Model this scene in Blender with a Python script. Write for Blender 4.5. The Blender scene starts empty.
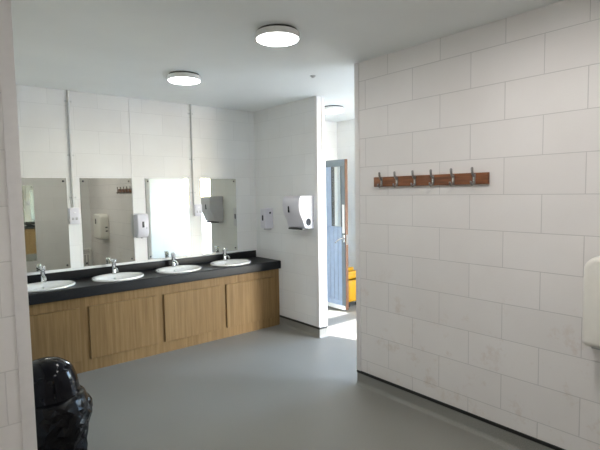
import bpy, bmesh, math, random
from mathutils import Vector, Matrix, noise
random.seed(7)
PI = math.pi
S = bpy.context.scene
COL = S.collection

# ------------------------------------------------------------------ materials
def new_mat(name):
    m = bpy.data.materials.new(name); m.use_nodes = True
    nt = m.node_tree
    return m, nt, nt.nodes['Principled BSDF']

def ramp(nt, stops):
    r = nt.nodes.new('ShaderNodeValToRGB')
    e = r.color_ramp.elements
    e[0].position, e[0].color = stops[0][0], (*stops[0][1], 1)
    e[1].position, e[1].color = stops[-1][0], (*stops[-1][1], 1)
    for p, c in stops[1:-1]:
        x = e.new(p); x.color = (*c, 1)
    return r

def simple(name, col, rough=.5, metal=0, noise_amt=.04, scale=30, bump=0, coat=0, spec=.5):
    m, nt, b = new_mat(name)
    tc = nt.nodes.new('ShaderNodeTexCoord')
    n = nt.nodes.new('ShaderNodeTexNoise'); n.inputs['Scale'].default_value = scale; n.inputs['Detail'].default_value = 4
    nt.links.new(tc.outputs['Object'], n.inputs['Vector'])
    lo = tuple(max(0, c*(1-noise_amt)) for c in col); hi = tuple(min(1, c*(1+noise_amt)) for c in col)
    r = ramp(nt, [(.3, lo), (.7, hi)])
    nt.links.new(n.outputs['Fac'], r.inputs['Fac'])
    nt.links.new(r.outputs['Color'], b.inputs['Base Color'])
    b.inputs['Roughness'].default_value = rough; b.inputs['Metallic'].default_value = metal
    b.inputs['Coat Weight'].default_value = coat
    b.inputs['Specular IOR Level'].default_value = spec
    if bump:
        bp = nt.nodes.new('ShaderNodeBump'); bp.inputs['Strength'].default_value = bump; bp.inputs['Distance'].default_value = .004
        nt.links.new(n.outputs['Fac'], bp.inputs['Height']); nt.links.new(bp.outputs['Normal'], b.inputs['Normal'])
    return m

def block_mat(name, axis, off, col, stains=False, joint=.85, bump=.45):
    """painted concrete blockwork: 450 x 225 mm courses; axis = world axis along the wall"""
    m, nt, b = new_mat(name)
    g = nt.nodes.new('ShaderNodeNewGeometry')
    sp = nt.nodes.new('ShaderNodeSeparateXYZ'); nt.links.new(g.outputs['Position'], sp.inputs[0])
    au = nt.nodes.new('ShaderNodeMath'); au.operation = 'ADD'; au.inputs[1].default_value = off
    nt.links.new(sp.outputs[axis], au.inputs[0])
    av = nt.nodes.new('ShaderNodeMath'); av.operation = 'ADD'; av.inputs[1].default_value = .0038
    nt.links.new(sp.outputs['Z'], av.inputs[0])
    cb = nt.nodes.new('ShaderNodeCombineXYZ')
    nt.links.new(au.outputs[0], cb.inputs[0]); nt.links.new(av.outputs[0], cb.inputs[1])
    br = nt.nodes.new('ShaderNodeTexBrick')
    br.offset = .5; br.offset_frequency = 2; br.squash = 1
    nt.links.new(cb.outputs[0], br.inputs['Vector'])
    br.inputs['Scale'].default_value = 1
    br.inputs['Brick Width'].default_value = .45; br.inputs['Row Height'].default_value = .225
    br.inputs['Mortar Size'].default_value = .0027; br.inputs['Mortar Smooth'].default_value = .35
    br.inputs['Bias'].default_value = 0
    br.inputs['Color1'].default_value = (*[c*.975 for c in col], 1)
    br.inputs['Color2'].default_value = (*[min(1, c*1.015) for c in col], 1)
    br.inputs['Mortar'].default_value = (*[c*joint for c in col], 1)
    n2 = nt.nodes.new('ShaderNodeTexNoise'); n2.inputs['Scale'].default_value = 2.3; n2.inputs['Detail'].default_value = 6
    nt.links.new(g.outputs['Position'], n2.inputs['Vector'])
    r2 = ramp(nt, [(.3, (.95, .94, .935)), (.7, (1, 1, 1))])
    nt.links.new(n2.outputs['Fac'], r2.inputs['Fac'])
    mx = nt.nodes.new('ShaderNodeMix'); mx.data_type = 'RGBA'; mx.blend_type = 'MULTIPLY'; mx.inputs['Factor'].default_value = 1
    nt.links.new(br.outputs['Color'], mx.inputs['A']); nt.links.new(r2.outputs['Color'], mx.inputs['B'])
    out = mx.outputs['Result']
    if stains:      # brown scuffs low on the wall
        n3 = nt.nodes.new('ShaderNodeTexNoise'); n3.inputs['Scale'].default_value = 6.5; n3.inputs['Detail'].default_value = 7
        n3.inputs['Roughness'].default_value = .72
        nt.links.new(g.outputs['Position'], n3.inputs['Vector'])
        r3 = ramp(nt, [(.56, (0, 0, 0)), (.72, (1, 1, 1))])
        nt.links.new(n3.outputs['Fac'], r3.inputs['Fac'])
        mr = nt.nodes.new('ShaderNodeMapRange')
        nt.links.new(sp.outputs['Z'], mr.inputs['Value'])
        mr.inputs['From Min'].default_value = .75; mr.inputs['From Max'].default_value = 1.05
        mr.inputs['To Min'].default_value = .38; mr.inputs['To Max'].default_value = 0
        ml = nt.nodes.new('ShaderNodeMath'); ml.operation = 'MULTIPLY'
        nt.links.new(r3.outputs['Color'], ml.inputs[0]); nt.links.new(mr.outputs['Result'], ml.inputs[1])
        m3 = nt.nodes.new('ShaderNodeMix'); m3.data_type = 'RGBA'
        nt.links.new(ml.outputs[0], m3.inputs['Factor']); nt.links.new(out, m3.inputs['A'])
        m3.inputs['B'].default_value = (.50, .36, .25, 1)
        out = m3.outputs['Result']
    nt.links.new(out, b.inputs['Base Color'])
    b.inputs['Roughness'].default_value = .62; b.inputs['Specular IOR Level'].default_value = .3
    # bump: joints and the pitted block face under the paint
    nf = nt.nodes.new('ShaderNodeTexNoise'); nf.inputs['Scale'].default_value = 90; nf.inputs['Detail'].default_value = 5
    nt.links.new(g.outputs['Position'], nf.inputs['Vector'])
    sm = nt.nodes.new('ShaderNodeMath'); sm.operation = 'MULTIPLY_ADD'
    nt.links.new(br.outputs['Fac'], sm.inputs[0]); sm.inputs[1].default_value = -1.6
    sc_ = nt.nodes.new('ShaderNodeMath'); sc_.operation = 'MULTIPLY'; sc_.inputs[1].default_value = .35
    nt.links.new(nf.outputs['Fac'], sc_.inputs[0]); nt.links.new(sc_.outputs[0], sm.inputs[2])
    bp = nt.nodes.new('ShaderNodeBump'); bp.inputs['Strength'].default_value = bump; bp.inputs['Distance'].default_value = .004
    nt.links.new(sm.outputs[0], bp.inputs['Height']); nt.links.new(bp.outputs['Normal'], b.inputs['Normal'])
    return m

WALLC = (.80, .775, .755)
WALLB = (.785, .79, .78)
M = {}
M['block_right'] = block_mat('painted block right', 'Y', 3.522, WALLC, True, joint=.75)
M['block_back'] = block_mat('painted block back', 'X', 2.33, WALLB, joint=.90, bump=.25)
M['block_end'] = block_mat('painted block end', 'Y', .30, WALLB, joint=.90, bump=.25)
M['block_near'] = block_mat('painted block near', 'X', 3.10, WALLC)
M['block_x'] = block_mat('painted block x', 'X', .12, WALLB, joint=.92, bump=.25)
M['block_y'] = block_mat('painted block y', 'Y', .2, WALLB, joint=.92, bump=.25)
M['trim'] = simple('white corner trim', (.78, .755, .74), .45, noise_amt=.02)
M['ceiling'] = simple('ceiling paint', (.79, .81, .80), .55, noise_amt=.03, scale=1.5, bump=.05)

def floor_mat():
    m, nt, b = new_mat('grey safety vinyl')
    g = nt.nodes.new('ShaderNodeNewGeometry')
    n = nt.nodes.new('ShaderNodeTexNoise'); n.inputs['Scale'].default_value = 160; n.inputs['Detail'].default_value = 3
    n2 = nt.nodes.new('ShaderNodeTexNoise'); n2.inputs['Scale'].default_value = 1.6; n2.inputs['Detail'].default_value = 5
    nt.links.new(g.outputs['Position'], n.inputs['Vector']); nt.links.new(g.outputs['Position'], n2.inputs['Vector'])
    r = ramp(nt, [(.35, (.205, .203, .185)), (.65, (.257, .254, .233))])
    r2 = ramp(nt, [(.3, (.93, .92, .91)), (.7, (1.02, 1.02, 1.02))])
    nt.links.new(n.outputs['Fac'], r.inputs['Fac']); nt.links.new(n2.outputs['Fac'], r2.inputs['Fac'])
    mx = nt.nodes.new('ShaderNodeMix'); mx.data_type = 'RGBA'; mx.blend_type = 'MULTIPLY'; mx.inputs['Factor'].default_value = 1
    nt.links.new(r.outputs['Color'], mx.inputs['A']); nt.links.new(r2.outputs['Color'], mx.inputs['B'])
    nt.links.new(mx.outputs['Result'], b.inputs['Base Color'])
    rr = nt.nodes.new('ShaderNodeMapRange'); rr.inputs['To Min'].default_value = .40; rr.inputs['To Max'].default_value = .56
    nt.links.new(n2.outputs['Fac'], rr.inputs['Value']); nt.links.new(rr.outputs['Result'], b.inputs['Roughness'])
    bp = nt.nodes.new('ShaderNodeBump'); bp.inputs['Strength'].default_value = .12; bp.inputs['Distance'].default_value = .002
    nt.links.new(n.outputs['Fac'], bp.inputs['Height']); nt.links.new(bp.outputs['Normal'], b.inputs['Normal'])
    return m
M['floor'] = floor_mat()
M['cap'] = simple('black cap strip', (.012, .012, .012), .4)

def oak_mat():
    m, nt, b = new_mat('light oak laminate')
    g = nt.nodes.new('ShaderNodeNewGeometry')
    mp = nt.nodes.new('ShaderNodeMapping'); mp.inputs['Scale'].default_value = (42, 42, 1.1)
    nt.links.new(g.outputs['Position'], mp.inputs['Vector'])
    n = nt.nodes.new('ShaderNodeTexNoise'); n.inputs['Scale'].default_value = 1; n.inputs['Detail'].default_value = 5
    nt.links.new(mp.outputs[0], n.inputs['Vector'])
    mp2 = nt.nodes.new('ShaderNodeMapping'); mp2.inputs['Scale'].default_value = (190, 190, 5)
    nt.links.new(g.outputs['Position'], mp2.inputs['Vector'])
    n2 = nt.nodes.new('ShaderNodeTexNoise'); n2.inputs['Scale'].default_value = 1; n2.inputs['Detail'].default_value = 2
    nt.links.new(mp2.outputs[0], n2.inputs['Vector'])
    r = ramp(nt, [(.32, (.175, .103, .038)), (.5, (.212, .128, .051)), (.68, (.243, .152, .065))])
    nt.links.new(n.outputs['Fac'], r.inputs['Fac'])
    r2 = ramp(nt, [(.35, (.84, .82, .79)), (.6, (1, 1, 1))])
    nt.links.new(n2.outputs['Fac'], r2.inputs['Fac'])
    mx = nt.nodes.new('ShaderNodeMix'); mx.data_type = 'RGBA'; mx.blend_type = 'MULTIPLY'; mx.inputs['Factor'].default_value = 1
    nt.links.new(r.outputs['Color'], mx.inputs['A']); nt.links.new(r2.outputs['Color'], mx.inputs['B'])
    nt.links.new(mx.outputs['Result'], b.inputs['Base Color'])
    b.inputs['Roughness'].default_value = .55; b.inputs['Specular IOR Level'].default_value = .25
    return m
M['oak'] = oak_mat()
M['oak_edge'] = simple('dark panel edge', (.20, .12, .05), .6)

def rack_wood():
    m, nt, b = new_mat('varnished brown wood')
    g = nt.nodes.new('ShaderNodeNewGeometry')
    mp = nt.nodes.new('ShaderNodeMapping'); mp.inputs['Scale'].default_value = (40, 5, 60)
    nt.links.new(g.outputs['Position'], mp.inputs['Vector'])
    n = nt.nodes.new('ShaderNodeTexNoise'); n.inputs['Scale'].default_value = 1; n.inputs['Detail'].default_value = 6
    nt.links.new(mp.outputs[0], n.inputs['Vector'])
    r = ramp(nt, [(.3, (.13, .045, .018)), (.55, (.23, .085, .032)), (.75, (.32, .13, .045))])
    nt.links.new(n.outputs['Fac'], r.inputs['Fac']); nt.links.new(r.outputs['Color'], b.inputs['Base Color'])
    b.inputs['Roughness'].default_value = .42
    return m
M['rack_wood'] = rack_wood()
M['counter'] = simple('black laminate', (.011, .0115, .013), .42, noise_amt=.25, scale=140, spec=.2)
M['ceramic'] = simple('white ceramic', (.86, .86, .84), .10, noise_amt=.01, coat=.5)
M['chrome'] = simple('chrome', (.72, .73, .74), .12, 1, noise_amt=.02)
M['dark_metal'] = simple('dark metal', (.10, .10, .105), .35, .9)
M['hook_metal'] = simple('worn steel', (.33, .32, .31), .38, .85, noise_amt=.15)
M['pvc'] = simple('white plastic', (.80, .79, .81), .35, noise_amt=.015)
M['pvc_cool'] = simple('pale lilac white plastic', (.66, .65, .70), .3, noise_amt=.015)
M['pvc_side'] = simple('pale grey plastic', (.42, .42, .43), .4, noise_amt=.02)
M['cream'] = simple('cream plastic', (.80, .775, .71), .28, noise_amt=.015)
M['conduit'] = simple('grey painted conduit', (.60, .605, .60), .5, noise_amt=.03)
M['black'] = simple('black plastic', (.012, .012, .014), .3)
M['smoke'] = simple('smoked dark window', (.025, .027, .035), .12)
M['seal'] = simple('white mastic', (.77, .77, .76), .5)
M['yellow'] = simple('yellow plastic', (.42, .22, .008), .4, noise_amt=.05)
M['door_paint'] = simple('grey blue painted boards', (.33, .41, .54), .5, noise_amt=.06, scale=12)
M['door_rail'] = simple('slate grey paint', (.15, .18, .20), .5, noise_amt=.06, scale=12)
M['door_edge'] = simple('bare timber edge', (.115, .052, .028), .55, noise_amt=.15, scale=25)
M['white_metal'] = simple('white enamel', (.82, .82, .80), .4)
M['outside_paving'] = simple('pale concrete paving', (.27, .27, .26), .8, noise_amt=.1, scale=3)
M['shade_bead'] = simple('shadow gap gasket', (.04, .04, .04), .7)  # near black: dark glazing beads, and shade painted onto the lamp plates

def mirror_mat():
    m, nt, b = new_mat('silvered mirror')
    b.inputs['Base Color'].default_value = (.735, .75, .69, 1)
    b.inputs['Metallic'].default_value = 1; b.inputs['Roughness'].default_value = .015
    return m
M['mirror'] = mirror_mat()
M['mirror_edge'] = simple('mirror glass edge', (.16, .19, .18), .2)

def glass_mat():
    m, nt, b = new_mat('door glass')
    b.inputs['Base Color'].default_value = (.9, .97, .97, 1)
    b.inputs['Transmission Weight'].default_value = 1; b.inputs['Roughness'].default_value = .05
    b.inputs['IOR'].default_value = 1.45
    return m
M['glass'] = glass_mat()

def emit(name, col, st):
    m, nt, b = new_mat(name)
    b.inputs['Base Color'].default_value = (.9, .9, .9, 1)
    b.inputs['Emission Color'].default_value = (*col, 1); b.inputs['Emission Strength'].default_value = st
    return m
LAMP = 19.0
M['lamp'] = emit('lit opal diffuser', (1.0, .975, .95), LAMP)
M['lamp_rear'] = emit('lit opal diffuser rear', (1.0, .965, .94), 62)
M['lamp_lobby'] = emit('lit opal diffuser lobby', (1.0, .98, .95), 14)

def bag_mat():
    m, nt, b = new_mat('black polythene')
    tc = nt.nodes.new('ShaderNodeTexCoord')
    n = nt.nodes.new('ShaderNodeTexNoise'); n.inputs['Scale'].default_value = 14; n.inputs['Detail'].default_value = 3
    n.inputs['Distortion'].default_value = 1.2
    nt.links.new(tc.outputs['Object'], n.inputs['Vector'])
    bp = nt.nodes.new('ShaderNodeBump'); bp.inputs['Strength'].default_value = .8; bp.inputs['Distance'].default_value = .008
    nt.links.new(n.outputs['Fac'], bp.inputs['Height']); nt.links.new(bp.outputs['Normal'], b.inputs['Normal'])
    b.inputs['Base Color'].default_value = (.004, .004, .005, 1); b.inputs['Roughness'].default_value = .22; b.inputs['Specular IOR Level'].default_value = .2
    return m
M['bag'] = bag_mat()
M['bin_lid'] = simple('glossy black plastic lid', (.004, .004, .006), .12, noise_amt=.1, spec=.18)

# ------------------------------------------------------------------ mesh helpers
def bx(bm, x0, x1, y0, y1, z0, z1, bev=0, seg=2):
    x0, x1 = min(x0, x1), max(x0, x1); y0, y1 = min(y0, y1), max(y0, y1); z0, z1 = min(z0, z1), max(z0, z1)
    t = bmesh.new()
    bmesh.ops.create_cube(t, size=1)
    for v in t.verts:
        v.co = Vector((x0+(v.co.x+.5)*(x1-x0), y0+(v.co.y+.5)*(y1-y0), z0+(v.co.z+.5)*(z1-z0)))
    if bev:
        bmesh.ops.bevel(t, geom=t.edges[:], offset=bev, segments=seg, profile=.5, affect='EDGES', clamp_overlap=True)
    merge(bm, t)

def merge(bm, t):
    me = bpy.data.meshes.new('tmp'); t.to_mesh(me); t.free(); bm.from_mesh(me); bpy.data.meshes.remove(me)

def prism(bm, pts, fn, lo, hi, bev=0, seg=2):
    """closed profile of 2-D points extruded lo..hi; fn(a, b, t) -> xyz"""
    t = bmesh.new()
    A = [t.verts.new(fn(a, b, lo)) for a, b in pts]
    B = [t.verts.new(fn(a, b, hi)) for a, b in pts]
    n = len(pts)
    f1 = t.faces.new(A); f2 = t.faces.new(list(reversed(B)))
    for i in range(n):
        t.faces.new([A[(i+1) % n], A[i], B[i], B[(i+1) % n]])
    bmesh.ops.recalc_face_normals(t, faces=t.faces[:])
    if bev:
        ed = list({e for f in (f1, f2) for e in f.edges})
        bmesh.ops.bevel(t, geom=ed, offset=bev, segments=seg, profile=.5, affect='EDGES', clamp_overlap=True)
    merge(bm, t)

def lathe(bm, prof, c, n=32, sx=1, sy=1, axis='Z', cap=True):
    """prof: list of (r, h) ; revolve about axis through c"""
    t = bmesh.new()
    rings = []
    for r, h in prof:
        ring = []
        for i in range(n):
            a = 2*PI*i/n
            u, v = r*math.cos(a)*sx, r*math.sin(a)*sy
            p = {'Z': (u, v, h), 'X': (h, u, v), 'Y': (u, h, v)}[axis]
            ring.append(t.verts.new(Vector(c)+Vector(p)))
        rings.append(ring)
    for A, B in zip(rings, rings[1:]):
        for i in range(n):
            j = (i+1) % n
            t.faces.new([A[i], A[j], B[j], B[i]])
    if cap:
        t.faces.new(list(reversed(rings[0]))); t.faces.new(rings[-1])
    bmesh.ops.recalc_face_normals(t, faces=t.faces[:])
    merge(bm, t)

def tube(bm, pts, r, n=10):
    pts = [Vector(p) for p in pts]
    t = bmesh.new(); rings = []
    up0 = Vector((0, 0, 1))
    for i, p in enumerate(pts):
        d = (pts[min(i+1, len(pts)-1)]-pts[max(i-1, 0)]).normalized()
        up = up0 if abs(d.dot(up0)) < .95 else Vector((1, 0, 0))
        a = d.cross(up).normalized(); b = a.cross(d).normalized()
        rr = r[i] if isinstance(r, (list, tuple)) else r
        rings.append([t.verts.new(p+a*rr*math.cos(2*PI*k/n)+b*rr*math.sin(2*PI*k/n)) for k in range(n)])
    for A, B in zip(rings, rings[1:]):
        for k in range(n):
            j = (k+1) % n
            t.faces.new([A[k], A[j], B[j], B[k]])
    t.faces.new(list(reversed(rings[0]))); t.faces.new(rings[-1])
    bmesh.ops.recalc_face_normals(t, faces=t.faces[:])
    merge(bm, t)

def obj(name, bm, mat, parent=None, smooth=True, mats=None):
    me = bpy.data.meshes.new(name); bm.to_mesh(me); bm.free()
    for m in (mats or [mat]): me.materials.append(m)
    if smooth:
        for p in me.polygons: p.use_smooth = True
        me.set_sharp_from_angle(angle=math.radians(35))
    o = bpy.data.objects.new(name, me); COL.objects.link(o)
    if parent:
        o.parent = parent
        o.matrix_parent_inverse = Matrix.Translation(-Vector(parent.location)) if parent.type == 'EMPTY' else Matrix.Identity(4)
    return o

def tag(o, label=None, cat=None, group=None, kind=None):
    if label: o['label'] = label
    if cat: o['category'] = cat
    if group: o['group'] = group
    if kind: o['kind'] = kind
    return o

def thing(name, loc, label, cat, group=None, kind=None):
    o = bpy.data.objects.new(name, None); COL.objects.link(o); o.location = loc
    o.empty_display_size = .1
    return tag(o, label, cat, group, kind)

def B(): return bmesh.new()

def boxes(name, bs, mat, parent=None, bev=0):
    bm = B()
    for b in bs: bx(bm, *b, bev=bev)
    return obj(name, bm, mat, parent)

def struct(name, bs, mat, label, cat, bev=0):
    return tag(boxes(name, bs, mat, bev=bev), label, cat, kind='structure')

# ------------------------------------------------------------------ room shell
H = 2.619
XR, YR, YE, YN, XL = -.572, -2.29, -1.1825, -2.72, -3.006     # right wall plane, its end, end wall's end, near wall face, left wall plane
TH = .14
TR = .10
TE = .108
YF = -5.2
LX, LY0, LY1 = 1.5, -4.2, .05                                # lobby east wall, lobby south and north walls

tag(boxes('floor', [(-5.8, XR+TR, -5.4, 1.2, -.12, 0), (XR+TR, 2.8, LY0-.14, 1.2, -.12, 0)], M['floor']), 'grey speckled vinyl floor of the whole washroom', 'floor', kind='structure')
tag(boxes('ceiling', [(-5.8, XR+TR, -5.4, 1.2, H, H+.12), (XR+TR, 2.8, LY0-.14, 1.2, H, H+.12)], M['ceiling']), 'flat pale grey painted ceiling', 'ceiling', kind='structure')
struct('wall_back', [(XL-.14, TH, 0, .14, 0, H)], M['block_back'], 'white painted block wall behind the mirrors and basins', 'wall')
struct('wall_end', [(0, TE, YE, 0, 0, H)], M['block_end'], 'white block wall at the end with the towel dispenser on it', 'wall')
struct('wall_right', [(XR, XR+TR, YF-.14, YR, 0, H)], M['block_right'], 'white painted block wall on the right with the coat rack', 'wall')
struct('wall_left', [(XL-.14, XL, YN+.14, 0, 0, H)], M['block_y'], 'white block side wall beside the black bin, hidden behind the near corner', 'wall')
struct('wall_near', [(-5.6, XL, YN, YN+.14, 0, H)], M['block_near'], 'white block wall end at the left edge of the photo', 'wall')
struct('wall_front', [(-5.74, XR, YF-.14, YF, 0, H)], M['block_x'], 'white block wall behind the viewer, seen in the mirrors', 'wall')
struct('wall_far', [(-5.74, -5.6, YF, YN+.14, 0, H)], M['block_y'], 'white block wall far left of the viewer', 'wall')
# lobby
OX0, OX1 = 1.02, 2.14
EY0, EY1, EZ0, EZ1 = -3.2, -1.5, .85, 2.35      # unseen lobby window, added to bring daylight onto the back wall
LXS, LYS = 2.6, -1.25      # the lobby widens towards the outside doorway
struct('wall_lobby_south', [(XR+TR, OX0, LY0-.14, LY0, 0, H), (OX1, LXS+.14, LY0-.14, LY0, 0, H), (OX0, OX1, LY0-.14, LY0, 2.55, H)], M['block_x'],
       'bright white block wall of the lobby, seen in the third mirror', 'wall')
struct('wall_lobby_east', [(LX, LX+.14, LYS+.14, LY1+.14, 0, H), (LX, LXS+.14, LYS, LYS+.14, 0, H), (LXS, LXS+.14, LY0, EY0, 0, H), (LXS, LXS+.14, EY1, LYS, 0, H), (LXS, LXS+.14, EY0, EY1, 0, EZ0), (LXS, LXS+.14, EY0, EY1, EZ1, H)], M['block_y'], 'white lobby wall behind the yellow bucket', 'wall')
struct('wall_lobby_north', [(TE, .2, LY1, LY1+.14, 0, H), (.97, LX, LY1, LY1+.14, 0, H), (.2, .97, LY1, LY1+.14, 2.06, H)], M['block_x'],
       'white lobby wall above the grey blue door', 'wall')
struct('wall_recess', [(.06, .2, LY1+.14, 1.1, 0, H), (.97, 1.11, LY1+.14, 1.1, 0, H), (.06, 1.11, 1.1, 1.2, 0, H)], M['block_x'], 'unseen walls added beyond the grey blue door to keep sky light out', 'wall')  # closed box behind the doorway, added to stop sky light leaking in
wf = B()
for a in ((EY0, EY0+.05, EZ0, EZ1), (EY1-.05, EY1, EZ0, EZ1), (EY0+.05, EY1-.05, EZ0, EZ0+.05), (EY0+.05, EY1-.05, EZ1-.05, EZ1), ((EY0+EY1)/2-.025, (EY0+EY1)/2+.025, EZ0+.05, EZ1-.05)):
    bx(wf, LXS+.04, LXS+.10, *a)
tag(obj('fill_window', wf, M['white_metal']), 'unseen white framed lobby window, added to light the back wall', 'window', kind='structure')
# exterior doorway of the lobby: frame with a transom bar
df = B()
for a in ((OX0, OX0+.05, 0, 2.55), (OX1-.05, OX1, 0, 2.55), (OX0+.05, OX1-.05, 2.5, 2.55), (OX0+.05, OX1-.05, 2.15, 2.28)):
    bx(df, a[0], a[1], LY0-.11, LY0-.03, a[2], a[3])
tag(obj('door_2', df, M['white_metal']), 'white framed open doorway to outside, a glare in the third mirror', 'doorway', kind='structure')
tag(boxes('ground_outside', [(-30, 30, -60, -5.41, -.2, -.05), (XR+TR, 30, -5.41, LY0-.15, -.2, -.05)], M['outside_paving']), 'pale paving outside the building', 'ground', kind='structure')

# corner trims, cap strips, coved skirting, joint strip
struct('trim_1', [(XR-.007, XR+.002, YR-.040, YR+.004, .118, H), (XR-.004, XR+TR+.004, YR, YR+.004, .118, H)], M['trim'], 'white corner trim on the edge of the right wall', 'trim', bev=.0012)
struct('trim_2', [(XL-.047, XL+.004, YN-.008, YN, .118, H), (XL, XL+.004, YN-.004, YN+.05, .118, H)], M['trim'], 'white corner trim at the left edge of the photo', 'trim', bev=.0012)
struct('trim_3', [(-.004, 0, YE-.004, YE+.03, .118, H), (-.004, .058, YE-.005, YE, .118, H), (.064, TE+.003, YE-.009, YE, .118, H)], M['trim'], 'bright white lining on the end of the end wall', 'trim', bev=.0012)
def cove_prof():
    r = .03
    p = [(0, 0), (r+.004, 0)]
    for k in range(7):
        a = PI/2*k/6
        p.append((r+.004-r*math.sin(a), r-r*math.cos(a)))
    p += [(.004, .098), (0, .098)]
    return p
cp = [(0, .098), (.007, .098), (.009, .104), (.008, .120), (0, .120)]
def skirt(name_b, name_t, fn, lo, hi, where):
    bm = B(); prism(bm, cove_prof(), fn, lo, hi)
    tag(obj(name_b, bm, M['floor']), 'grey coved vinyl skirting '+where, 'skirting', kind='structure')
    bm = B(); prism(bm, cp, fn, lo, hi)
    tag(obj(name_t, bm, M['cap']), 'thin black cap strip '+where, 'trim', kind='structure')
skirt('baseboard_right', 'trim_4', lambda a, b, t: (XR-a, t, b), YF, YR, 'along the right wall')
skirt('baseboard_end', 'trim_5', lambda a, b, t: (-a, t, b), YE, -.465, 'along the end wall')
skirt('baseboard_jamb', 'trim_6', lambda a, b, t: (t, YE-a, b), -.004, TE, 'round the end of the end wall')
skirt('baseboard_near', 'trim_7', lambda a, b, t: (t, YN-a, b), -5.6, XL, 'along the near left wall')
struct('trim_8', [(-1.566, -1.554, -.006, 0, .88, H-.012)], M['seal'], 'thin vertical joint strip on the wall above the second mirror', 'trim')

# ------------------------------------------------------------------ vanity
CF = -.459
vx0, vx1 = -2.99, -.001
vu = thing('vanity_cabinet', ((vx0+vx1)/2, -.23, 0), 'long light oak vanity cabinet under the black worktop', 'cabinet')
boxes('carcass', [(vx0, vx1, CF, CF+.018, 0, .694), (vx0, vx0+.018, CF+.018, -.03, 0, .694), (vx1-.018, vx1, CF+.018, -.03, 0, .694), (vx0+.018, vx1-.018, CF+.018, -.03, .10, .118)], M['oak'], vu)
for i, (a, b) in enumerate([(-2.894, -2.258), (-2.177, -1.543), (-1.464, -.824), (-.743, -.100)]):
    bm = B(); bx(bm, a, b, CF-.018, CF-.0005, .113, .600, bev=.0015, seg=1)
    d = obj('door', bm, M['oak'], vu, mats=[M['oak'], M['oak_edge']])
    for p in d.data.polygons:
        if abs(p.normal.y) < .5: p.material_index = 1

ZC, ZL, YL = .790, .696, -.504
BC = [(-2.475, -.25), (-1.83, -.25), (-1.187, -.25), (-.54, -.25)]
RA, RB = .247, .21
def worktop():
    bm = B()
    hole = .93
    xs = [vx0]+[(BC[i][0]+BC[i+1][0])/2 for i in range(3)]+[vx1]
    y0, y1 = YL+.012, -.001
    def cell(x0, x1, cx, cy):
        N = 72
        top_o, top_i, bot_i = [], [], []
        corners = [math.atan2(yy-cy, xx-cx) for xx in (x0, x1) for yy in (y0, y1)]
        angs = sorted([2*PI*k/N-PI for k in range(N)]+corners)
        for a in angs:
            c, s = math.cos(a), math.sin(a)
            tt = min([((x1 if c > 0 else x0)-cx)/c if abs(c) > 1e-9 else 1e9, ((y1 if s > 0 else y0)-cy)/s if abs(s) > 1e-9 else 1e9])
            top_o.append(bm.verts.new((cx+c*tt, cy+s*tt, ZC)))
            e = 1/math.sqrt((c/(RA*hole))**2+(s/(RB*hole))**2)
            top_i.append(bm.verts.new((cx+c*e, cy+s*e, ZC)))
            bot_i.append(bm.verts.new((cx+c*e, cy+s*e, ZC-.035)))
        n = len(angs)
        for i in range(n):
            j = (i+1) % n
            bm.faces.new([top_o[i], top_o[j], top_i[j], top_i[i]])
            bm.faces.new([top_i[i], top_i[j], bot_i[j], bot_i[i]])
    for i, (cx, cy) in enumerate(BC):
        cell(xs[i], xs[i+1], cx, cy)
    bmesh.ops.remove_doubles(bm, verts=bm.verts[:], dist=.0005)
    # rounded front apron
    pr = [(YL+.012, ZC), (YL+.006, ZC-.0015), (YL+.002, ZC-.005), (YL, ZC-.012), (YL, ZL+.004), (YL+.003, ZL), (YL+.03, ZL), (YL+.03, ZC-.035), (YL+.012, ZC-.035)]
    prism(bm, pr, lambda a, b, t: (t, a, b), vx0, vx1)
    bx(bm, vx0, vx1, -.03, -.001, ZC-.035, ZC-.001)
    return bm
wt = obj('worktop', worktop(), M['counter'])
tag(wt, 'black laminate worktop running along the back wall with four basins', 'worktop')
bm = B(); bx(bm, vx0, -.027, -.021, -.001, ZC, .876, bev=.003)
obj('upstand', bm, M['counter'], wt)

def basin_mesh():
    bm = B(); n = 64
    # (outline a, outline b, shift of centre in y, height)
    P = [(RA*.91, RB*.91, 0, -.02), (RA*.985, RB*.985, 0, .001), (RA, RB, 0, .006), (RA*.995, RB*.995, 0, .014), (RA*.975, RB*.97, 0, .019), (RA*.94, RB*.93, 0, .020),
         (RA*.90, RB*.80, -.018, .016), (RA*.86, RB*.74, -.022, .004), (RA*.80, RB*.68, -.022, -.035), (RA*.68, RB*.58, -.02, -.085), (RA*.48, RB*.42, -.012, -.118),
         (RA*.25, RB*.24, -.005, -.128), (.024, .024, 0, -.131)]
    rings = []
    for a, b, dy, h in P:
        rings.append([bm.verts.new((a*math.cos(2*PI*k/n), dy+b*math.sin(2*PI*k/n), h)) for k in range(n)])
    for A, Bq in zip(rings, rings[1:]):
        for k in range(n):
            j = (k+1) % n
            bm.faces.new([A[k], A[j], Bq[j], Bq[k]])
    bmesh.ops.recalc_face_normals(bm, faces=bm.faces[:])
    return bm
def tap_parts(root):
    z = 0
    bm = B()
    lathe(bm, [(.026, 0), (.027, .006), (.024, .012), (.0205, .02), (.0195, .085), (.021, .092), (.021, .10), (.012, .104)], (0, 0, 0), 24)
    obj('tap_body', bm, M['chrome'], root)
    bm = B()
    tube(bm, [(0, -.012, .058), (0, -.04, .060), (0, -.075, .056), (0, -.098, .047), (0, -.105, .036)], [.0125, .0125, .0115, .0115, .0115], 14)
    obj('spout', bm, M['chrome'], root)
    bm = B()
    lathe(bm, [(.012, .103), (.020, .107), (.0225, .118), (.0225, .146), (.020, .153), (.008, .156)], (0, 0, 0), 24)
    bx(bm, -.008, .008, -.055, 0, .138, .150, bev=.004)
    obj('lever', bm, M['chrome'], root)
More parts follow.
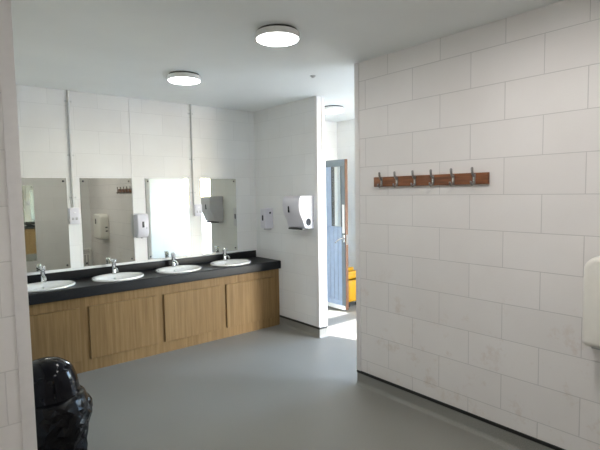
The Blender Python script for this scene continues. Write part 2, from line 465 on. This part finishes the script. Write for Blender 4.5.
basin_labels = ['oval white basin nearest the left edge, partly behind the corner trim', 'oval white basin below the second mirror, nearest the soap dispenser on its left',
                'oval white basin below the brightest mirror', 'oval white basin at the right end of the worktop, beside the end wall']
tap_labels = ['chrome tap on the leftmost basin, nearest the corner trim', 'chrome tap on the second basin from the left',
              'chrome tap on the third basin, below the brightest mirror', 'chrome tap on the rightmost basin, nearest the end wall']
def children(o): return [c for c in bpy.data.objects if c.parent == o]
def copy_tree(o, loc):
    c = o.copy(); COL.objects.link(c); c.location = loc
    for ch in children(o):
        d = ch.copy(); COL.objects.link(d); d.parent = c
        d.matrix_parent_inverse = Matrix.Identity(4)
        for g in children(ch):
            e = g.copy(); COL.objects.link(e); e.parent = d
    return c
ba = thing('wash_basin', (0, 0, 0), basin_labels[0], 'basin', 'inset basins in the worktop')
obj('bowl', basin_mesh(), M['ceramic'], ba)
bm = B(); lathe(bm, [(.024, -.1325), (.026, -.129), (.018, -.1275), (.004, -.128)], (0, 0, 0), 24)
obj('drain', bm, M['chrome'], ba)
bm = B(); lathe(bm, [(.009, -.0015), (.010, .0), (.006, .001)], (0, .118, -.024), 16, axis='Y')
obj('overflow_ring', bm, M['chrome'], ba)
tp = thing('basin_tap', (0, 0, 0), tap_labels[0], 'tap', 'chrome taps on the basins')
tap_parts(tp)
for i, (cx, cy) in enumerate(BC):
    b_ = ba if i == 0 else copy_tree(ba, (0, 0, 0))
    b_.location = (cx, cy, ZC); b_['label'] = basin_labels[i]
    t_ = tp if i == 0 else copy_tree(tp, (0, 0, 0))
    t_.location = (cx+.012, -.092, ZC+.0185); t_['label'] = tap_labels[i]

# ------------------------------------------------------------------ mirrors
mir_labels = ['mirror above the leftmost basin, cut off by the corner trim', 'mirror reflecting the coat rack, between the switch box and the soap dispenser',
              'brightest mirror, reflecting the daylit lobby', 'rightmost mirror, reflecting the towel dispenser']
def mirror_at(ax, u0, u1, z0, z1, plane, sgn, label, group, name='wall_mirror'):
    """ax 'X': lies along x on plane y, faces sgn*y"""
    r = thing(name, ((u0+u1)/2, plane, z0), label, 'mirror', group)
    t = .006
    bm = B(); bx(bm, u0, u1, plane+sgn*.001, plane+sgn*t, z0, z1)
    g = obj('mirror_pane', bm, M['mirror'], r, smooth=False, mats=[M['mirror'], M['mirror_edge']])
    for p in g.data.polygons:
        if p.normal.y*sgn < .5: p.material_index = 1
    for ux in (u0+.028, u1-.028):
        for zz in (z0+.03, z1-.03):
            bm = B(); lathe(bm, [(.0095, plane+sgn*t), (.0095, plane+sgn*(t+.002)), (.006, plane+sgn*(t+.005)), (.001, plane+sgn*(t+.0055))], (ux, 0, zz), 16, axis='Y')
            obj('screw_cap', bm, M['dark_metal'], r)
    return r
for i, (a, b) in enumerate([(-2.72, -2.202), (-2.078, -1.572), (-1.426, -.932), (-.768, -.294)]):
    mirror_at('X', a, b, .903, 1.779, 0, -1, mir_labels[i], 'frameless mirrors above the basins')
mirror_at('X', -2.15, -1.585, .37, 1.815, YF, 1, 'tall mirror on the wall behind the viewer, seen inside the leftmost mirror', None, 'tall_mirror')

# ------------------------------------------------------------------ conduits, boxes
def conduit(x, ztop, zbot, saddles, label):
    r = thing('conduit_pipe', (x, -.014, zbot), label, 'pipe', 'surface conduits on the back wall')
    bm = B(); tube(bm, [(x, -.0135, zbot), (x, -.0135, ztop)], .0105, 14)
    obj('pipe', bm, M['conduit'], r)
    for z in saddles:
        bm = B()
        bx(bm, x-.032, x+.032, -.003, 0, z-.008, z+.008)
        tube(bm, [(x, -.0135, z-.008), (x, -.0135, z+.008)], .0125, 14)
        for s in (-1, 1):
            lathe(bm, [(.005, -.006), (.005, -.003)], (x+s*.024, 0, z), 10, axis='Y')
        obj('pipe_saddle', bm, M['conduit'], r)
conduit(-2.150, H, 1.495, (2.515, 2.0, 1.59), 'grey conduit pipe rising from the left switch box, between the first two mirrors')
conduit(-.868, H, 1.480, (2.515, 2.0, 1.62), 'grey conduit pipe rising from the right socket box, left of the rightmost mirror')
def spur(x0, x1, z0, z1, label, rockers):
    r = thing('switch_box', ((x0+x1)/2, 0, z0), label, 'switch', 'white electrical boxes on the back wall')
    bm = B(); bx(bm, x0, x1, -.038, 0, z0, z1, bev=.004); obj('back_box', bm, M['pvc'], r)
    bm = B(); bx(bm, x0-.002, x1+.002, -.048, -.0381, z0-.002, z1+.002, bev=.003); fp = obj('face_plate', bm, M['pvc_cool'], r)
    for (ux, uz, w, h, mt) in rockers:
        bm = B(); bx(bm, ux-w, ux+w, -.052, -.0481, uz-h, uz+h, bev=.001)
        obj('rocker', bm, M[mt], r)
spur(-2.195, -2.108, 1.335, 1.488, 'white switch box left of the second mirror, below the left conduit',
     [(-2.167, 1.385, .010, .012, 'pvc_side'), (-2.135, 1.385, .010, .012, 'pvc_side'), (-2.151, 1.445, .012, .006, 'pvc')])
spur(-.868, -.786, 1.352, 1.484, 'white socket box beside the rightmost mirror, below the right conduit',
     [(-.845, 1.40, .006, .013, 'pvc_side'), (-.810, 1.40, .006, .013, 'pvc_side'), (-.828, 1.452, .014, .006, 'pvc')])

# ------------------------------------------------------------------ dispensers
def soap_back():
    r = thing('soap_dispenser', (-1.50, 0, 1.14), 'white soap dispenser between the second and third mirrors', 'dispenser')
    x0, x1, z0, z1 = -1.566, -1.440, 1.150, 1.405
    bm = B()
    pr = [(0, z0+.004), (-.055, z0), (-.085, z0+.012), (-.112, z0+.06), (-.116, z0+.13), (-.110, z1-.02), (-.098, z1-.003), (-.08, z1), (0, z1)]
    prism(bm, pr, lambda a, b, t: (t, a, b), x0, x1, bev=.018, seg=4)
    obj('body', bm, M['pvc_cool'], r)
    bm = B(); bx(bm, -1.503-.014, -1.503+.009, -.1185, -.113, 1.262, 1.325, bev=.0025); obj('level_window', bm, M['smoke'], r)
    bm = B(); lathe(bm, [(.009, -.1165), (.009, -.1135)], (-1.470, 0, 1.255), 16, axis='Y'); obj('lock', bm, M['pvc_side'], r)
    bm = B(); lathe(bm, [(.012, 1.145), (.012, 1.160)], (-1.503, -.06, 0), 16); obj('nozzle', bm, M['pvc_side'], r)
soap_back()
def soap_end():
    r = thing('soap_dispenser', (0, -.33, 1.16), 'small white soap dispenser on the end wall, left of the towel dispenser', 'dispenser')
    y0, y1, z0, z1 = -.365, -.268, 1.172, 1.415
    bm = B()
    pr = [(0, z0+.004), (-.05, z0), (-.112, z0+.004), (-.122, z0+.02), (-.120, z1-.012), (-.110, z1), (0, z1)]
    prism(bm, pr, lambda a, b, t: (a, t, b), y0, y1, bev=.006, seg=3)
    obj('body', bm, M['pvc_cool'], r)
    bm = B(); bx(bm, -.1255, -.121, -.33, -.305, 1.27, 1.335, bev=.002); obj('level_window', bm, M['smoke'], r)
    bm = B(); lathe(bm, [(.013, -.3675), (.013, -.3645)], (-.045, 0, 1.362), 18, axis='Y'); obj('lock', bm, M['smoke'], r)
    bm = B(); bx(bm, -.09, -.01, -.345, -.288, 1.155, 1.173, bev=.004); obj('nozzle', bm, M['pvc_side'], r)
soap_end()
def towel():
    r = thing('towel_dispenser', (0, -.95, 1.2), 'large white towel dispenser on the end wall beside the doorway', 'dispenser')
    y0, y1 = -1.118, -.828
    bm = B()
    pr = [(0, 1.205), (-.10, 1.212), (-.128, 1.222), (-.142, 1.245), (-.160, 1.30), (-.196, 1.365), (-.210, 1.41), (-.214, 1.47), (-.206, 1.53), (-.19, 1.557), (-.17, 1.566), (0, 1.566)]
    prism(bm, pr, lambda a, b, t: (a, t, b), y0, y1, bev=.010, seg=3)
    obj('cover', bm, M['pvc_cool'], r)
    bm = B(); lathe(bm, [(.036, y0-.003), (.036, y0+.004)], (-.082, 0, 1.282), 28, axis='Y', sx=.95, sy=1.1); obj('level_window', bm, M['smoke'], r)
    bm = B(); bx(bm, -.217, -.205, -.95, -.93, 1.385, 1.455, bev=.003); obj('lock', bm, M['smoke'], r)
    bm = B(); bx(bm, -.150, -.06, -1.09, -.85, 1.196, 1.214, bev=.004); obj('towel_slot', bm, M['black'], r)
    bm = B(); lathe(bm, [(.007, y0-.003), (.007, y0+.002)], (-.012, 0, 1.29), 12, axis='Y'); obj('hinge_pin', bm, M['pvc_side'], r)
towel()
def right_disp():
    r = thing('paper_dispenser', (XR, -4.17, .75), 'large cream dispenser with rounded corners at the right edge of the photo', 'dispenser')
    y0, y1, z0, z1 = -4.45, -4.022, .79, 1.258
    # rounded-rectangle front outline, extruded out of the wall with a soft front edge
    rad = .075; pts = []
    for (cy, cz, a0) in ((y1-rad, z1-rad, 0), (y0+rad, z1-rad, 90), (y0+.03, z0+.03, 180), (y1-.03, z0+.03, 270)):
        rr = rad if cz > 1 else .03
        for k in range(9):
            a = math.radians(a0+90*k/8); pts.append((cy+rr*math.cos(a), cz+rr*math.sin(a)))
    bm = B()
    prism(bm, pts, lambda a, b, t: (t, a, b), XR, XR-.165, bev=.03, seg=5)
    obj('cover', bm, M['cream'], r)
    bm = B(); bx(bm, XR-.168, XR-.163, -4.30, -4.255, 1.07, 1.17, bev=.002); obj('level_window', bm, M['smoke'], r)
    bm = B(); bx(bm, XR-.13, XR-.03, y0+.04, y1-.04, z0-.012, z0+.01, bev=.003); obj('paper_slot', bm, M['pvc_side'], r)
    for z in (.93, 1.0):
        bm = B(); bx(bm, XR-.07, XR-.03, y1-.003, y1+.004, z, z+.022, bev=.002); obj('side_catch', bm, M['black'], r)
right_disp()

# ------------------------------------------------------------------ coat rack
def rack():
    r = thing('coat_rack', (XR, -2.96, 1.636), 'brown wooden coat rack with six metal hooks on the right wall', 'coat rack')
    bm = B(); bx(bm, XR-.02, XR+.001, -3.431, -2.496, 1.637, 1.711, bev=.003); obj('board', bm, M['rack_wood'], r)
    for y in (-2.577, -2.722, -2.882, -3.033, -3.189, -3.339):
        bm = B()
        x = XR-.02
        bx(bm, x-.004, x, y-.010, y+.010, 1.640, 1.706, bev=.0015)
        # upper prong, rising out and up
        tube(bm, [(x-.003, y, 1.692), (x-.013, y, 1.696), (x-.022, y, 1.706), (x-.027, y, 1.722), (x-.028, y, 1.740), (x-.027, y, 1.746)], [.0085, .0085, .008, .008, .0085, .006], 10)
        # lower prong, a smaller hook turned up
        tube(bm, [(x-.003, y, 1.655), (x-.014, y, 1.640), (x-.028, y, 1.634), (x-.038, y, 1.641), (x-.041, y, 1.654), (x-.0405, y, 1.659)], [.007, .0065, .006, .006, .007, .005], 10)
        h = obj('hook', bm, M['hook_metal'], r)
        for z in (1.676, 1.664):
            bm = B(); lathe(bm, [(.0042, -.0062), (.0042, -.0035)], (x, y, z), 10, axis='X')
            s_ = obj('screw', bm, M['chrome'], h)
            s_.matrix_parent_inverse = Matrix.Identity(4)
            s_.matrix_local = Matrix.Identity(4)
rack()

# ------------------------------------------------------------------ ceiling lights and sensor
def light(x, y, label, mat):
    r = thing('ceiling_light', (x, y, H), label, 'ceiling light', 'round ceiling lights')
    bm = B(); lathe(bm, [(.125, H-.014), (.125, H)], (x, y, 0), 48); obj('mounting_plate', bm, M['shade_bead'], r)  # plate coloured near black as the shadow gap above the housing
    bm = B(); lathe(bm, [(.124, H-.012), (.135, H-.014), (.138, H-.018), (.139, H-.048), (.136, H-.053), (.130, H-.0515)], (x, y, 0), 64); obj('housing', bm, M['white_metal'], r)
    bm = B(); lathe(bm, [(.1295, H-.0505), (.1295, H-.054), (.126, H-.057), (.11, H-.060), (.06, H-.062), (.003, H-.0625)], (x, y, 0), 64); obj('diffuser', bm, mat, r)
light(-1.525, -2.530, 'round ceiling light nearest the viewer, in the middle of the ceiling', M['lamp'])
light(-1.515, -1.195, 'round ceiling light nearest the mirrors, left of the other', M['lamp'])
light(-1.545, -3.88, 'round ceiling light over the viewer, outside the photo', M['lamp_rear'])
light(-4.0, -4.45, 'unseen round ceiling light left of the viewer, added to light the near wall', M['lamp_rear'])  # added unseen fitting, brightens the near wall and its corner trim
light(.60, -.80, 'round ceiling light in the lobby, seen through the doorway', M['lamp_lobby'])
sn = B(); lathe(sn, [(.010, H-.016), (.014, H-.013), (.015, H-.006), (.024, H-.005), (.025, H)], (-.594, -1.806, 0), 28)
tag(obj('ceiling_sensor', sn, M['pvc_side']), 'small grey round sensor on the ceiling near the doorway', 'sensor')

# ------------------------------------------------------------------ bin with liner
def bin_():
    cx, cy = -2.818, -1.95
    r = thing('waste_bin', (cx, cy, 0), 'black domed waste bin with a crumpled black liner behind the near left corner', 'bin')
    bm = B(); lathe(bm, [(.14, 0), (.148, .01), (.165, .30), (.166, .44), (.155, .45)], (cx, cy, 0), 40); obj('bin_body', bm, M['black'], r)
    bm = B()
    prof = [(.160, .435), (.176, .442), (.181, .455), (.180, .467), (.174, .48), (.171, .51), (.161, .56), (.146, .602), (.136, .618), (.120, .632), (.09, .654), (.06, .665), (.03, .671), (.004, .673)]
    lathe(bm, prof, (cx, cy, 0), 56)
    obj('lid', bm, M['bin_lid'], r)
    # crumpled liner hanging over the rim
    bm = B(); n = 44; rows = 15
    rnd = random.Random(11); rings = []
    for j in range(rows+1):
        t = j/rows; ring = []
        for k in range(n):
            a = 2*PI*(k+(rnd.random()-.5)*.8*min(1, t*6))/n
            z = .468-.42*t+(rnd.random()-.5)*.022*min(1, t*5)
            base = .180+.056*math.sin(min(1, t*1.1)**.75*PI)
            p = Vector((math.cos(a)*1.6, math.sin(a)*1.6, z*5.0))
            rr = base+min(1, t*4)*(.030*noise.noise(p*1.2+Vector((7.3, 2.2, 5)))+(rnd.random()-.5)*.020)
            q_ = Vector((cx+rr*math.cos(a), cy+rr*math.sin(a), z)); q_.x = max(q_.x, XL+.004)
            ring.append(bm.verts.new(q_))
        rings.append(ring)
    for A, Bq in zip(rings, rings[1:]):
        for k in range(n):
            j = (k+1) % n
            if rnd.random() < .5:
                bm.faces.new([A[j], A[k], Bq[k]]); bm.faces.new([A[j], Bq[k], Bq[j]])
            else:
                bm.faces.new([A[j], A[k], Bq[j]]); bm.faces.new([A[k], Bq[k], Bq[j]])
    # loose corner of the liner sticking out
    q = [(.168, -.125, .395), (.214, -.085, .392), (.226, -.04, .29), (.19, .0, .20), (.17, -.11, .22), (.20, -.105, .31)]
    vs = [bm.verts.new((cx+a, cy+b, c)) for a, b, c in q]
    for tri in ((0, 1, 5), (1, 2, 5), (2, 3, 5), (3, 4, 5), (4, 0, 5)):
        bm.faces.new([vs[i] for i in tri])
    o = obj('liner', bm, M['bag'], r)
    o.data.set_sharp_from_angle(angle=math.radians(16))
    md = o.modifiers.new('thickness', 'SOLIDIFY'); md.thickness = .0015
bin_()

# ------------------------------------------------------------------ lobby door leaf (standing open), bucket
def door():
    X = 1.03; y0, y1 = -.585, .035; t = .019
    r = thing('door_1', (X, y1, 0), 'grey blue boarded door with a glass strip, standing open in the lobby', 'door', kind='structure')
    gy0, gy1 = -.515, -.332
    zb = .025
    boxes('top_rail', [(X-t, X+t, y0, y1, 1.935, 2.025)], M['door_rail'], r, bev=.002)
    boxes('stile', [(X-t, X+t, y0, gy0, zb, 1.9345)], M['door_rail'], r, bev=.002)
    boxes('stile', [(X-t, X+t, gy1, -.205, 1.135, 1.9345), (X-t, X+t, -.205, y1, zb, 1.9345)], M['door_paint'], r, bev=.002)
    boxes('bottom_rail', [(X-t, X+t, gy0+.0005, -.2055, zb, .14)], M['door_paint'], r, bev=.002)
    bm = B()
    for k in range(4):
        a = gy0+.001+k*.0772
        bx(bm, X-t+.004, X-.0045, a+.003, a+.072, .1405, 1.1345, bev=.006)
    obj('board_panel', bm, M['door_paint'], r)
    boxes('board_core', [(X-.004, X+.004, gy0+.0005, -.2055, .1405, 1.1345)], M['door_rail'], r)
    boxes('glazing_bead', [(X-t-.004, X+t+.004, gy0+.0005, gy0+.006, 1.136, 1.934), (X-t-.004, X+t+.004, gy1-.020, gy1-.0005, 1.136, 1.934)], M['shade_bead'], r)
    boxes('glass_pane', [(X-.018, X-.012, gy0+.0065, gy1-.0205, 1.136, 1.934)], M['glass'], r)
    boxes('door_edge', [(X-t-.002, X+t+.004, y0-.012, y0-.0005, zb, 2.025)], M['door_edge'], r, bev=.001)
    boxes('weather_bar', [(X-t-.03, X-t-.0005, y0+.01, -.21, zb, .075)], M['white_metal'], r, bev=.004)
    bm = B(); bx(bm, X-t-.005, X-t-.0003, -.575, -.535, 1.05, 1.43, bev=.002); obj('push_plate', bm, M['white_metal'], r)
    bm = B(); bx(bm, X-t-.006, X-t-.0003, -.578, -.545, .93, 1.03, bev=.002)
    tube(bm, [(X-t-.004, -.562, .985), (X-t-.05, -.562, .985), (X-t-.055, -.55, .98), (X-t-.055, -.50, .955), (X-t-.055, -.455, .92)], .011, 12)
    obj('lever_handle', bm, M['chrome'], r)
    bm = B(); bx(bm, X-.014, X+.014, y0-.0155, y0-.0125, .90, 1.03); obj('lock_plate', bm, M['chrome'], r)
door()
fr = B()
bx(fr, .2, .235, LY1-.01, LY1+.15, 0, 2.06); bx(fr, .935, .97, LY1-.01, LY1+.15, 0, 2.06); bx(fr, .235, .935, LY1-.01, LY1+.15, 2.03, 2.06)
tag(obj('door_3', fr, M['door_rail']), 'grey frame of the doorway beside the open boarded door', 'door frame', kind='structure')

def bucket():
    cx, cy = 1.29, -.33
    r = thing('mop_bucket', (cx, cy, 0), 'yellow mop bucket behind the open grey blue door', 'bucket')
    bm = B()
    def ring(w, d, z, n=32, p=4):
        out = []
        for k in range(n):
            a = 2*PI*k/n; c, s = math.cos(a), math.sin(a)
            q = (abs(c)**p+abs(s)**p)**(-1/p)
            out.append((cx+w*q*c, cy+d*q*s, z))
        return out
    levels = [(.115, .13, .075), (.125, .142, .09), (.142, .165, .36), (.155, .178, .365), (.155, .178, .385), (.138, .16, .385), (.12, .14, .10)]
    R = [[bm.verts.new(p) for p in ring(*l)] for l in levels]
    for A, Bq in zip(R, R[1:]):
        for k in range(32):
            j = (k+1) % 32
            bm.faces.new([A[k], A[j], Bq[j], Bq[k]])
    bm.faces.new(list(reversed(R[0]))); bm.faces.new(R[-1])
    bmesh.ops.recalc_face_normals(bm, faces=bm.faces[:])
    obj('pail', bm, M['yellow'], r)
    bm = B()
    for b in ((cx-.12, cx+.12, cy-.10, cy+.14, .386, .49), (cx-.13, cx+.13, cy-.01, cy+.02, .386, .53)):
        bx(bm, *b, bev=.006)
    obj('wringer', bm, M['yellow'], r)
    for sx in (-1, 1):
        for sy in (-1, 1):
            bm = B(); lathe(bm, [(.028, -.012), (.030, -.006), (.030, .006), (.028, .012)], (cx+sx*.09, cy+sy*.11, .030), 20, axis='X')
            bx(bm, cx+sx*.09-.006, cx+sx*.09+.006, cy+sy*.11-.012, cy+sy*.11+.012, .058, .076)
            obj('castor', bm, M['black'], r)
bucket()

# ------------------------------------------------------------------ heater seen in the second mirror
def heater():
    x0, x1, y, z0, z1 = -.95, -.615, YF, .14, .535
    r = thing('panel_heater', ((x0+x1)/2, y, z0), 'white slotted heater low on the rear wall, seen in the second mirror', 'heater')
    bm = B(); bx(bm, x0, x1, y-.001, y+.075, z0, z1, bev=.006); obj('casing', bm, M['white_metal'], r)
    bm = B()
    for k in range(5): bx(bm, x0+.05+k*.052, x0+.075+k*.052, y+.075, y+.079, z0+.04, z1-.13)
    for k in range(3): bx(bm, x0+.04, x1-.03, y+.075, y+.079, z1-.105+k*.03, z1-.09+k*.03)
    obj('grille', bm, M['pvc_side'], r)
heater()

# ------------------------------------------------------------------ daylight
w = bpy.data.worlds.new('World'); S.world = w; w.use_nodes = True
nt = w.node_tree; bg = nt.nodes['Background']
sky = nt.nodes.new('ShaderNodeTexSky'); sky.sky_type = 'NISHITA'
sky.sun_disc = False; sky.sun_elevation = math.radians(34); sky.sun_rotation = math.radians(163)
sky.air_density = 1.0; sky.dust_density = .6
nt.links.new(sky.outputs['Color'], bg.inputs['Color']); bg.inputs['Strength'].default_value = 3.6

sd = bpy.data.lights.new('sun', 'SUN'); sd.energy = 30; sd.angle = math.radians(.6); sd.color = (1, .985, .96)
so = bpy.data.objects.new('sun', sd); COL.objects.link(so)
el = math.radians(31.4)
hd = Vector((-.30, 1, 0)).normalized()
dv = Vector((hd.x*math.cos(el), hd.y*math.cos(el), -math.sin(el)))
so.rotation_euler = dv.to_track_quat('-Z', 'Y').to_euler(); so.location = (1.5, -6, 4)
# sky portals in the added window and the lobby doorway
def portal(loc, rot, sx, sy):
    l = bpy.data.lights.new('portal', 'AREA'); l.shape = 'RECTANGLE'; l.size = sx; l.size_y = sy; l.cycles.is_portal = True
    o = bpy.data.objects.new('portal', l); COL.objects.link(o); o.location = loc; o.rotation_euler = rot
portal((LXS+.15, (EY0+EY1)/2, (EZ0+EZ1)/2), (0, PI/2, 0), EZ1-EZ0, EY1-EY0)
portal(((OX0+OX1)/2, LY0-.15, 1.27), (PI/2, 0, 0), OX1-OX0, 2.55)

# ------------------------------------------------------------------ camera
f, pi_, ro, ya = 465.3003, .0713818, -.0170394, .6906846
fw = Vector((math.sin(ya)*math.cos(pi_), math.cos(ya)*math.cos(pi_), -math.sin(pi_)))
rt = Vector((math.cos(ya), -math.sin(ya), 0)); up = rt.cross(fw)
c, s = math.cos(ro), math.sin(ro)
R_, U_ = rt*c+up*s, up*c-rt*s
cam = bpy.data.cameras.new('camera'); cam.sensor_fit = 'HORIZONTAL'; cam.sensor_width = 36; cam.lens = f/600*36; cam.clip_start = .02
co = bpy.data.objects.new('camera', cam); COL.objects.link(co)
m = Matrix.Identity(4)
for i in range(3):
    m[i][0], m[i][1], m[i][2] = R_[i], U_[i], -fw[i]
m.translation = Vector((-3.34407, -4.92088, 1.60947))
co.matrix_world = m
S.camera = co

S.view_settings.view_transform = 'Standard'; S.view_settings.look = 'None'
S.view_settings.gamma = 1; S.view_settings.use_curve_mapping = False
S.view_settings.exposure = 0.46
S.cycles.max_bounces = 14; S.cycles.diffuse_bounces = 8; S.cycles.glossy_bounces = 6
S.cycles.caustics_reflective = True; S.cycles.caustics_refractive = False
S.cycles.sample_clamp_indirect = 6
S.cycles.use_denoising = True
